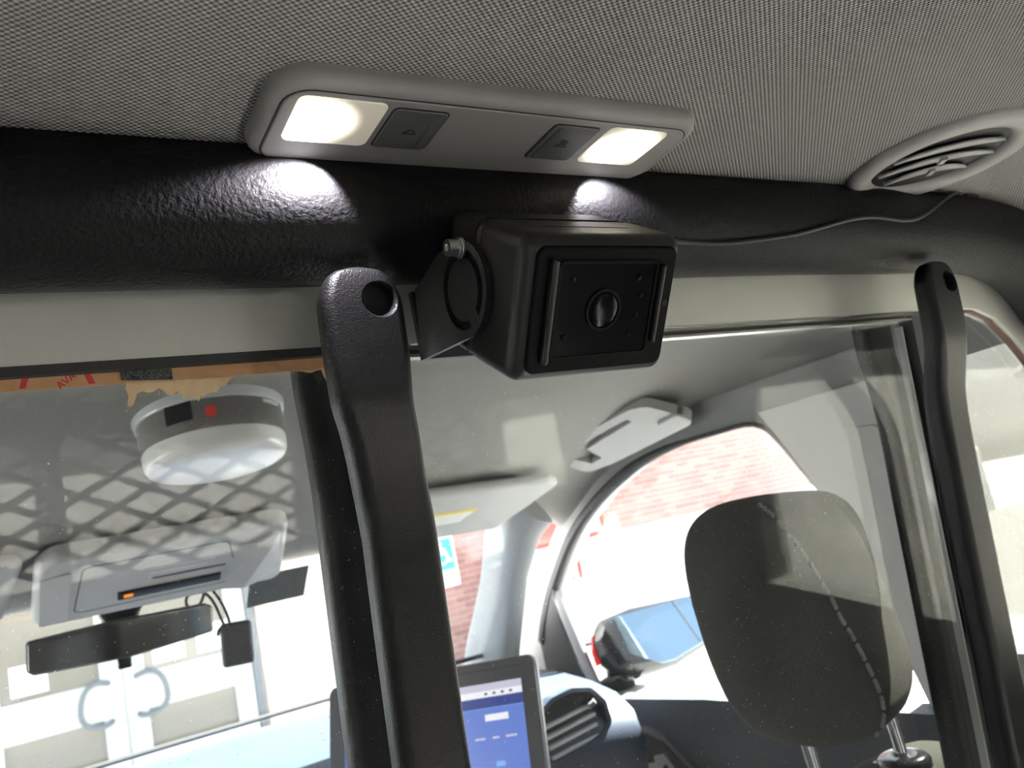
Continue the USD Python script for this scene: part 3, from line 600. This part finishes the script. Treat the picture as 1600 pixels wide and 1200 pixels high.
# small box with cables beside the mirror
mod = thing("windscreen_module", "small black box with looped cables right of the rear view mirror", "box", (.232, 1.26, -.07))
obj("body", place(rbox(-.022, .022, -.031, .031, -.008, .008, .006), (.232, 1.262, -.076), (.99, 0, -.05), (.05, 0, .99), (0, -1, 0)), "trim_dark", mod, smooth=50)
for pts in ([(.218, 1.262, -.046), (.212, 1.27, -.02), (.196, 1.275, .006), (.178, 1.27, .006), (.172, 1.262, -.008), (.180, 1.262, -.014), (.198, 1.268, .004), (.21, 1.29, .02)],
            [(.226, 1.262, -.046), (.222, 1.272, -.02), (.212, 1.282, .006), (.204, 1.295, .02)], [(.217, 1.262, -.048), (.211, 1.262, -.051), (.208, 1.262, -.060)]):
    obj("cable", tube(spline(pts, 30), .0022, 8), "cable_black", mod, smooth=True)

# sun visor
vis = thing("sun_visor", "pale grey folded sun visor with a yellow striped label on the passenger side", "visor", (.62, 1.16, .06))
vO = np.array([.42, 1.085, .094]); vY = np.array([0, .925, -.38]); vY /= np.linalg.norm(vY); vN = np.array([0, -.38, -.925])
vi = lambda m, w=0: place(m, vO + vN * w, (1, .0, -.03), vY, vN)
vo = rpoly([(.0, .0), (.285, .004), (.312, .018), (.302, .045), (.245, .155), (.0, .155)], .014)
obj("board", vi(slab(vo, .018, .008, both=True), .004), "visor_cloth", vis, smooth=50)
obj("label_sheet", vi(ex(Polygon([(.01, .060), (.175, .060), (.155, .100), (.01, .104)]), .0006), .022), "visor_label", vis, smooth=False)
obj("label_stripe", vi(ex(Polygon([(.01, .060), (.175, .060), (.172, .068), (.01, .068)]), .0004), .0226), "label_yellow", vis, smooth=False)

vd = lambda m, w=0: place(m, np.array([-.015, 1.075, .097]) + vN * w, (-1, .0, -.02), vY, vN)
visd = thing("sun_visor", "pale grey sun visor end at the left margin beside the overhead console", "visor", (-.18, 1.14, .06))
obj("board", vd(slab(rpoly([(.0, .0), (.33, .0), (.33, .15), (.03, .15)], .014), .018, .008, both=True), .004), "visor_cloth", visd, smooth=50)
# grab handle on the roof rail
gh = thing("grab_handle", "grey fold-up grab handle on the roof rail above the passenger window", "handle", (.79, .97, .11))
gO = np.array([.795, 0, 0]); gN = np.array([-.50, -.12, -.86]); gN /= np.linalg.norm(gN); gU = np.array([0, 1.0, -.0]); gU -= gN * (gU @ gN); gU /= np.linalg.norm(gU); gV = np.cross(gN, gU); gV = gV if gV[2] > 0 else -gV
gC = np.array([.780, .975, .117])
gp = lambda m, w=0: place(m, gC + gN * w, gU, gV, gN)
gpoly = rpoly([(.145, .012), (.135, -.040), (.070, -.046), (-.120, -.040), (-.135, -.028), (-.110, .034), (-.085, .044), (.095, .044)], .016)
cut = rpoly([(.114, .004), (.088, .026), (-.06, .029), (-.06, .020), (.066, .012), (.070, -.022), (.100, -.024)], .003)
cut2 = rpoly([(-.155, -.012), (-.105, -.004), (-.100, -.009), (-.155, -.020)], .002)
obj("recess", gp(ex(gpoly.buffer(-.006), .003), -.001), "trim_dark", gh)
obj("grip", gp(ex(gpoly.difference(cut).difference(cut2), .016), .002), "handle_grey", gh, smooth=35)
obj("end_cap", gp(slab(rrect(-.132, -.034, -.085, -.004, .008), .004, .003), .018), "handle_grey", gh)

# passenger seat: headrest, posts and backrest top
seat = thing("passenger_seat", "dark grey fabric front passenger seat with pale stitched headrest behind the right pane", "seat", (.56, .55, -.9))
hc = np.array([.619, .540, -.127])
def super_(a, b, c, e1, e2, n=48, mm=96):
    u = np.linspace(-math.pi / 2, math.pi / 2, n); t = np.arange(mm) * 2 * math.pi / mm
    s = lambda x, e: np.sign(x) * np.abs(x) ** e
    rings = []
    for q in u:
        cz_ = s(math.sin(q), e1); r = max(s(math.cos(q), e1), 1e-4)
        zz = cz_ * c
        nar = 1 - .10 * max(0, -zz / c) - .03 * max(0, zz / c)
        rings.append(np.stack([a * nar * r * s(np.cos(t), e2), b * r * s(np.sin(t), e2) + .014 * (zz / c), np.full(mm, zz)], 1))
    return loft(rings)
hr = super_(.134, .050, .109, .50, .55)
ry = trimesh.transformations.rotation_matrix(math.radians(4), [0, 1, 0]); hr.apply_transform(ry); hr.apply_translation(hc)
hv = np.array(hr.vertices); xs_ = np.interp(-hv[:, 2], [.02, .047, .110, .161, .195, .214, .24], [.550, .557, .576, .588, .596, .596, .586])
sh_ = np.clip(hv[:, 0] - xs_ - .004, 0, None) * .36 * np.clip((hc[1] + .03 - hv[:, 1]) / .05, 0, 1)
hv[:, 1] += np.minimum(sh_, .075); hr = trimesh.Trimesh(hv, hr.faces, process=False)
cush = obj("headrest", hr, "seat_fabric", seat, smooth=True)
tri = trimesh.Trimesh(*arr(hr), process=True)
st = spline([(.550, 0, -.024), (.557, 0, -.047), (.576, 0, -.110), (.588, 0, -.161), (.596, 0, -.195), (.596, 0, -.214), (.590, 0, -.229)], 60)
org = np.stack([st[:, 0], np.full(60, .30), st[:, 2]], 1)
loc_, ir, _ = tri.ray.intersects_location(org, np.tile([0, 1.0, 0], (60, 1)), multiple_hits=False)
od = np.argsort(ir); hp_ = loc_[od]
bd = [hull(ICO * np.array([.0021, .0020, .0027]) + hp_[i] + [.0, -.0012, 0]) for i in np.linspace(0, len(hp_) - 1, 46).astype(int)]
obj("stitching", cat_(*bd), "stitch_thread", cush, smooth=60, label="pale raised stitching down the headrest back", kind="stuff")
for px_ in (.555, .668):
    p_ = tube([(px_, .540, -.22), (px_, .536, -.29), (px_, .532, -.36)], .006, 12)
    post = obj("headrest_post", p_, "chrome", seat, smooth=True)
    esc = lathe([(.024, -.004), (.024, .002), (.020, .006), (.011, .007), (.0065, .004)], 36); esc.apply_translation([px_, .536, -.282]); obj("guide_collar", esc, "black_gloss", post, smooth=50)
bkp = super_(.245, .062, .36, .45, .35); bkp.vertices[:, 1] -= .14 * bkp.vertices[:, 2] + .0; bkp.apply_translation([.612, .588, -.645]); obj("backrest", bkp, "seat_fabric", seat, smooth=True)
obj("cushion", rbox(.40, .83, .62, .95, -1.0, -.84, .06), "seat_fabric", seat, smooth=50)

# laptop on its stand, turned towards the driver
lap = thing("laptop", "open rugged laptop with a blue web page on its screen", "laptop", (.45, 1.05, -.45))
tl_ = np.array([.327, 1.171, -.16]); LX = np.array([.697, -.717, 0]); tt = math.radians(18)
LD = np.array([-.717 * math.sin(tt), -.697 * math.sin(tt), -math.cos(tt)]); LN = np.cross(LD, LX); LN = LN if LN[1] < 0 else -LN
lp = lambda m, w=0: place(m, tl_ + LN * w, LX, -LD, LN)       # x along, y up (0 at the top edge), z to the viewer
obj("lid", lp(slab(rrect(0, -.235, .302, 0, .012), .006, .002), -.008), "laptop_grey", lap, smooth=40)
obj("lid_shell", lp(slab(rrect(-.001, -.236, .304, .001, .013), .009, .003, both=True), -.0165), "laptop_edge", lap, smooth=40)
obj("hinge_line", lp(bx(.014, .288, -.0115, -.0108, -.0021, -.0017)), "groove_black", lap, smooth=False)
sc_ = obj("screen", lp(bx(.024, .282, -.205, -.028, -.002, -.0016)), "screen_blue", lap, smooth=False, label="lit blue web page")
for nm, (a, b, c, d), mt in (("browser_bar", (.024, .282, -.037, -.028), "screen_pale"), ("address_bar", (.024, .282, -.045, -.037), "screen_white"), ("page_header", (.024, .282, -.058, -.045), "screen_navy"), ("header_line", (.024, .282, -.0585, -.0578), "screen_cyan"), ("search_box", (.228, .260, -.074, -.066), "screen_white"), ("side_card", (.034, .056, -.090, -.070), "screen_pale"), ("page_foot", (.024, .282, -.205, -.150), "screen_cyan"), ("button", (.238, .250, -.128, -.122), "screen_cyan")):
    obj(nm, lp(bx(a, b, c, d, -.0016, -.0012)), mt, sc_, smooth=False)
for k in range(4): obj("toolbar_icon", lp(bx(.230 + .0115 * k, .234 + .0115 * k, -.0425, -.0395, -.0012, -.001)), "screen_dark", sc_, smooth=False)
for x_, w_ in ((.120, .012), (.160, .012), (.212, .014), (.236, .009), (.254, .015)): obj("page_text", lp(bx(x_, x_ + w_, -.0955, -.093, -.0012, -.001)), "screen_pale", sc_, smooth=False)
kb = hull(np.vstack([tl_ + LX * x + LD * .235 + np.array(q) for x in (0, .302) for q in ((0, 0, 0), (0, 0, -.03), (-.717 * .2, -.697 * .2, -.0), (-.717 * .2, -.697 * .2, -.03))]))
obj("keyboard_base", kb, "laptop_grey", lap)
std = np.array(tl_ + LX * .15 + LD * .24) + np.array([-.10, .03, -.04])
obj("stand", tube([std, std + [0, 0, -.2], std * [1, 1, 0] + [0, 0, -1.12]], .022, 16), "trim_dark", lap)

# door mirror outside
dm = thing("door_mirror", "black door mirror with sky blue tinted into its angular glass", "mirror", (.98, 1.30, -.26))
DN = np.array([-.36, -.90, .33]); DN /= np.linalg.norm(DN); DX = np.array([.90, -.40, 0.]); DX -= DN * (DX @ DN); DX /= np.linalg.norm(DX); DY = np.cross(DN, DX)
DO = np.array([.985, 1.262, -.243]); dp = lambda m, w=0: place(m, DO + DN * w, DX, DY, DN)
shell = rpoly([(-.118, .012), (-.098, .050), (-.03, .062), (.115, .060), (.132, .050), (.150, .0), (.140, -.028), (.03, -.066), (-.05, -.070), (-.098, -.05), (-.116, -.02)], .012)
gl = rpoly([(-.072, .045), (.110, .053), (.120, .046), (.138, .0), (.128, -.022), (.020, -.055), (-.006, -.056), (-.060, -.028)], .005)
obj("shell", dp(slab(shell, .09, .03, both=True), -.095), "black_gloss", dm, smooth=50)
obj("glass", dp(slab(gl, .0015, .0008), -.004), "mirror_sky_tint", dm, smooth=False)
obj("glass_split", dp(ex(Polygon([(.048, .050), (.051, .050), (.080, -.034), (.077, -.035)]), .0006), -.0024), "trim_dark", dm, smooth=False)
obj("arm", hull(np.vstack([ICO * .022 + DO + DX * -.07 + DY * -.06 + DN * -.05, ICO * .03 + np.array([.91, 1.40, -.36])])), "black_gloss", dm, smooth=50)
obj("red_cap", dp(ex(Polygon([(-.122, .0), (-.116, .025), (-.112, .025), (-.114, -.03), (-.120, -.03)]), .02), -.05), "tail_red", dm)

# rear cage and pale post behind the camera (seen only mirrored in the panes)
cage = thing("rear_cage", "expanded steel mesh screen across the cargo area behind the rear seat", "cage", (.11, -.62, -.2))
segs = []; du, dv = .098, .050
for i in range(-9, 9):
    for j in range(-9, 4):
        x, z = .11 + i * du, j * dv
        for (a, b) in (((x, z), (x + du / 2, z + dv / 2)), ((x + du / 2, z + dv / 2), (x + du, z)), ((x, z), (x + du / 2, z - dv / 2)), ((x + du / 2, z - dv / 2), (x + du, z))):
            if -.6 < min(a[0], b[0]) and max(a[0], b[0]) < .82 and max(a[1], b[1]) < .17 and (a, b)[0][1] > -.5:
                segs.append((a, b))
segs = list({tuple(map(lambda q: (round(q[0], 4), round(q[1], 4)), s)) for s in segs}); segs.sort()
def strip(a, b):
    a = np.array(a); b = np.array(b); d = (b - a) / np.linalg.norm(b - a); n = np.array([-d[1], d[0]]) * .0055
    return ex(Polygon([a - n, b - n, b + n, a + n]), .003)
obj("mesh", place(cat_(*[strip(a, b) for a, b in segs]), (0, -.62, 0), (1, 0, 0), (0, 0, 1), (0, 1, 0)), "cage_steel", cage, smooth=False, kind="stuff")
for xx in (.02, .42): obj("post", bx(xx - .02, xx + .02, -.655, -.625, -1.12, .17), "cage_steel", cage)

# ------------------------------------------------------------------ outside
obj("ground", bx(-30, 40, -30, 40, -1.62, -1.55), "concrete", smooth=False, label="pale sunlit concrete outside the vehicle", kind="structure")
WY = 9.15
mat("added_dark_ground", (.06, .06, .06), .95, vary=(3.0, (.05, .05, .05)))  # dark ground added to reduce light bounced onto the brick wall
obj("added_ground_strip", bx(-30, 40, 4.0, 9.1, -1.551, -1.54), "added_dark_ground", smooth=False, label="dark ground strip added to cut light bounced onto the building", kind="structure")
wall = thing("brick_wall", "red brick building wall beyond the windscreen", None, (7, WY, -1.55), kind="structure")
obj("mortar_bed", bx(2.0, 16, WY, WY + .3, -1.55, 3.2), "mortar", wall, smooth=False)
BW, BH, J = .215, .075, .011
cells = []
for r in range(0, 62):
    for c in range(0, 66):
        x0 = 2.0 + c * BW + (BW / 2 if r % 2 else 0); z0 = -1.55 + r * BH
        if x0 + BW < 16 and z0 < 3.1: cells.append((x0, z0))
def vis_rank(c):
    x, z = c; d1 = max(3.95 - x, x - 5.1, 0) + max(-1.4 - z, z - .25, 0); d2 = max(6.95 - x, x - 10.3, 0) + max(-.35 - z, z - .68, 0)
    return min(d1, d2)
cells.sort(key=lambda c: (round(vis_rank(c), 2), c))
def brick(x0, z0, rng):
    o = rng.uniform(.004, .010); a = [(x0 + J / 2, WY + .002, z0 + J / 2), (x0 + BW - J / 2, WY + .002, z0 + J / 2), (x0 + BW - J / 2, WY + .002, z0 + BH - J / 2), (x0 + J / 2, WY + .002, z0 + BH - J / 2)]
    b = [(x + (.002 if i in (0, 3) else -.002), WY - o, z + (.002 if i < 2 else -.002)) for i, (x, _, z) in enumerate(a)]
    f = [(4, 5, 6), (4, 6, 7)] + [t for i in range(4) for t in ((i, (i + 1) % 4, 4 + (i + 1) % 4), (i, 4 + (i + 1) % 4, 4 + i))]
    return np.array(a + b), np.array(f)
rng = random.Random(3)
for x0, z0 in cells[:300]:
    obj("brick", brick(x0, z0, rng), "brick_" + rng.choice("abcd"), wall, smooth=False)
rest = [brick(x, z, rng) for x, z in cells[300:]]
vv_, ff_, n_ = [], [], 0
for v, f in rest: vv_.append(v); ff_.append(f + n_); n_ += len(v)
obj("brickwork", (np.vstack(vv_), np.vstack(ff_)), "brick_b", wall, smooth=False, kind="stuff", label="further bricks of the same wall")
obj("entrance_wall", bx(1.9, 4.02, WY - .06, WY, -1.55, 3.2), "painted_sun_brick", None, smooth=False, label="stretch of brick wall right of the glass doors, sunlight painted into its pale colour", kind="structure")
obj("low_wall", rbox(6.32, 16, WY - .05, WY - .012, -1.55, -.30, .02), "white_paint", None, label="white low wall in front of the brick facade", kind="structure")
obj("entrance_panel", bx(-4, 1.9, WY, WY + .25, -1.55, 3.2), "white_paint", None, smooth=False, label="white entrance front round the glass doors", kind="structure")
def shop_door(x0, x1, side_, label):
    d = thing("glass_door", label, "door", ((x0 + x1) / 2, WY - .05, -1.55))
    zz = (-1.52, -1.34, -.95, -.62, .55, .7)
    fr_ = sbox(x0, -1.5, x1, .75).difference(sbox(x0 + .19, -1.32, x1 - .19, -.95)).difference(sbox(x0 + .19, -.60, x1 - .19, .55))
    obj("frame", place(ex(fr_, .06), (0, WY - .04, 0), (1, 0, 0), (0, 0, 1), (0, -1, 0)), "door_white", d, smooth=False)
    obj("lower_glass", bx(x0 + .18, x1 - .18, WY - .06, WY - .05, -1.33, -.94), "door_glass", d, smooth=False)
    obj("upper_glass", bx(x0 + .18, x1 - .18, WY - .06, WY - .05, -.61, .56), "door_glass", d, smooth=False)
    hx = x1 - .12 if side_ < 0 else x0 + .10
    pts = [(hx, WY - .1, -.62), (hx + side_ * .22, WY - .2, -.66), (hx + side_ * .26, WY - .2, -.80), (hx + side_ * .24, WY - .2, -.92), (hx + side_ * .10, WY - .18, -.99), (hx, WY - .1, -.97)]
    obj("pull_handle", tube(spline(pts, 24), .024, 10), "door_grey", d, smooth=True)
    for k in range(2 if side_ > 0 else 1):
        obj("notice_sheet", bx(x0 + .28 + .42 * k, x0 + .58 + .46 * k, WY - .066, WY - .061, -.55, -.28), "sign_white", d, smooth=False)
    return d
shop_door(-.62, .575, -1, "white framed glass door at the left edge, yellowish behind glass")
shop_door(.585, 1.78, 1, "white framed glass door with curved pull, below the rear view mirror")
obj("door_post", bx(1.79, 1.86, WY - .12, WY - .04, -1.5, .9), "door_grey", None, smooth=False, label="slim grey post right of the white glass doors", cat="post")
obj("downpipe", tube([(1.93, WY - .14, -.2), (1.93, WY - .14, 1.2), (1.93, WY - .14, 3.0)], .07, 14), "blue_paint", None, smooth=True, label="pale blue downpipe above the small black box", cat="pipe")
# parking sign
sg = thing("parking_sign", "white and teal accessible parking sign on the brick wall", "sign", (4.18, WY - .03, -.2))
sgp = lambda m, w: place(m, (4.0, WY - .03 - w, 0), (1, 0, 0), (0, 0, 1), (0, -1, 0))
obj("plate", sgp(ex(rrect(-.02, -.50, .345, .10, .03), .008), 0), "sign_white", sg, smooth=False)
tpan = rrect(.0, -.30, .315, .075, .02)
ico_ = Point(.16, .02).buffer(.028).union(LineString([(.16, -.01), (.165, -.10), (.225, -.10), (.255, -.20), (.285, -.19)]).buffer(.016)).union(LineString([(.165, -.055), (.215, -.055)]).buffer(.013)).union(Point(.16, -.15).buffer(.085).difference(Point(.16, -.15).buffer(.062)).difference(sbox(.17, -.11, .30, .0)))
obj("teal_panel", sgp(ex(tpan.difference(ico_), .003), .008), "sign_teal", sg, smooth=False)
tx = meshkit.text_mesh("VAN", .055, .003, bold=True); tx.apply_translation([.09, -.39, 0]); obj("teal_lettering", sgp(tx, .008), "sign_teal", sg, smooth=False)
obj("teal_rule", sgp(ex(sbox(.06, -.465, .30, -.445), .003), .008), "sign_teal", sg, smooth=False)
# red and white cabinet standing against the wall
cab = thing("outdoor_cabinet", "red and white boxy cabinet against the brick wall, mostly hidden by the pillar", "cabinet", (5.55, 8.8, -1.55))
obj("lower_body", rbox(4.96, 6.20, 8.50, 9.12, -1.52, -.28, .04), "van_white", cab, smooth=50)
obj("upper_body", rbox(4.93, 6.23, 8.46, 9.13, -.28, .19, .05), "red_paint", cab, smooth=50)
obj("header_panel", rbox(5.70, 6.10, 8.445, 8.47, -.22, .02, .02), "sign_white", cab)
for x_ in (4.99, 5.60): obj("door", rbox(x_, x_ + .58, 8.47, 8.50, -1.45, -.36, .015), "van_white", cab)
for x_ in (5.50, 5.64): obj("door_pull", rbox(x_, x_ + .05, 8.43, 8.47, -.75, -.50, .015), "tail_red", cab)
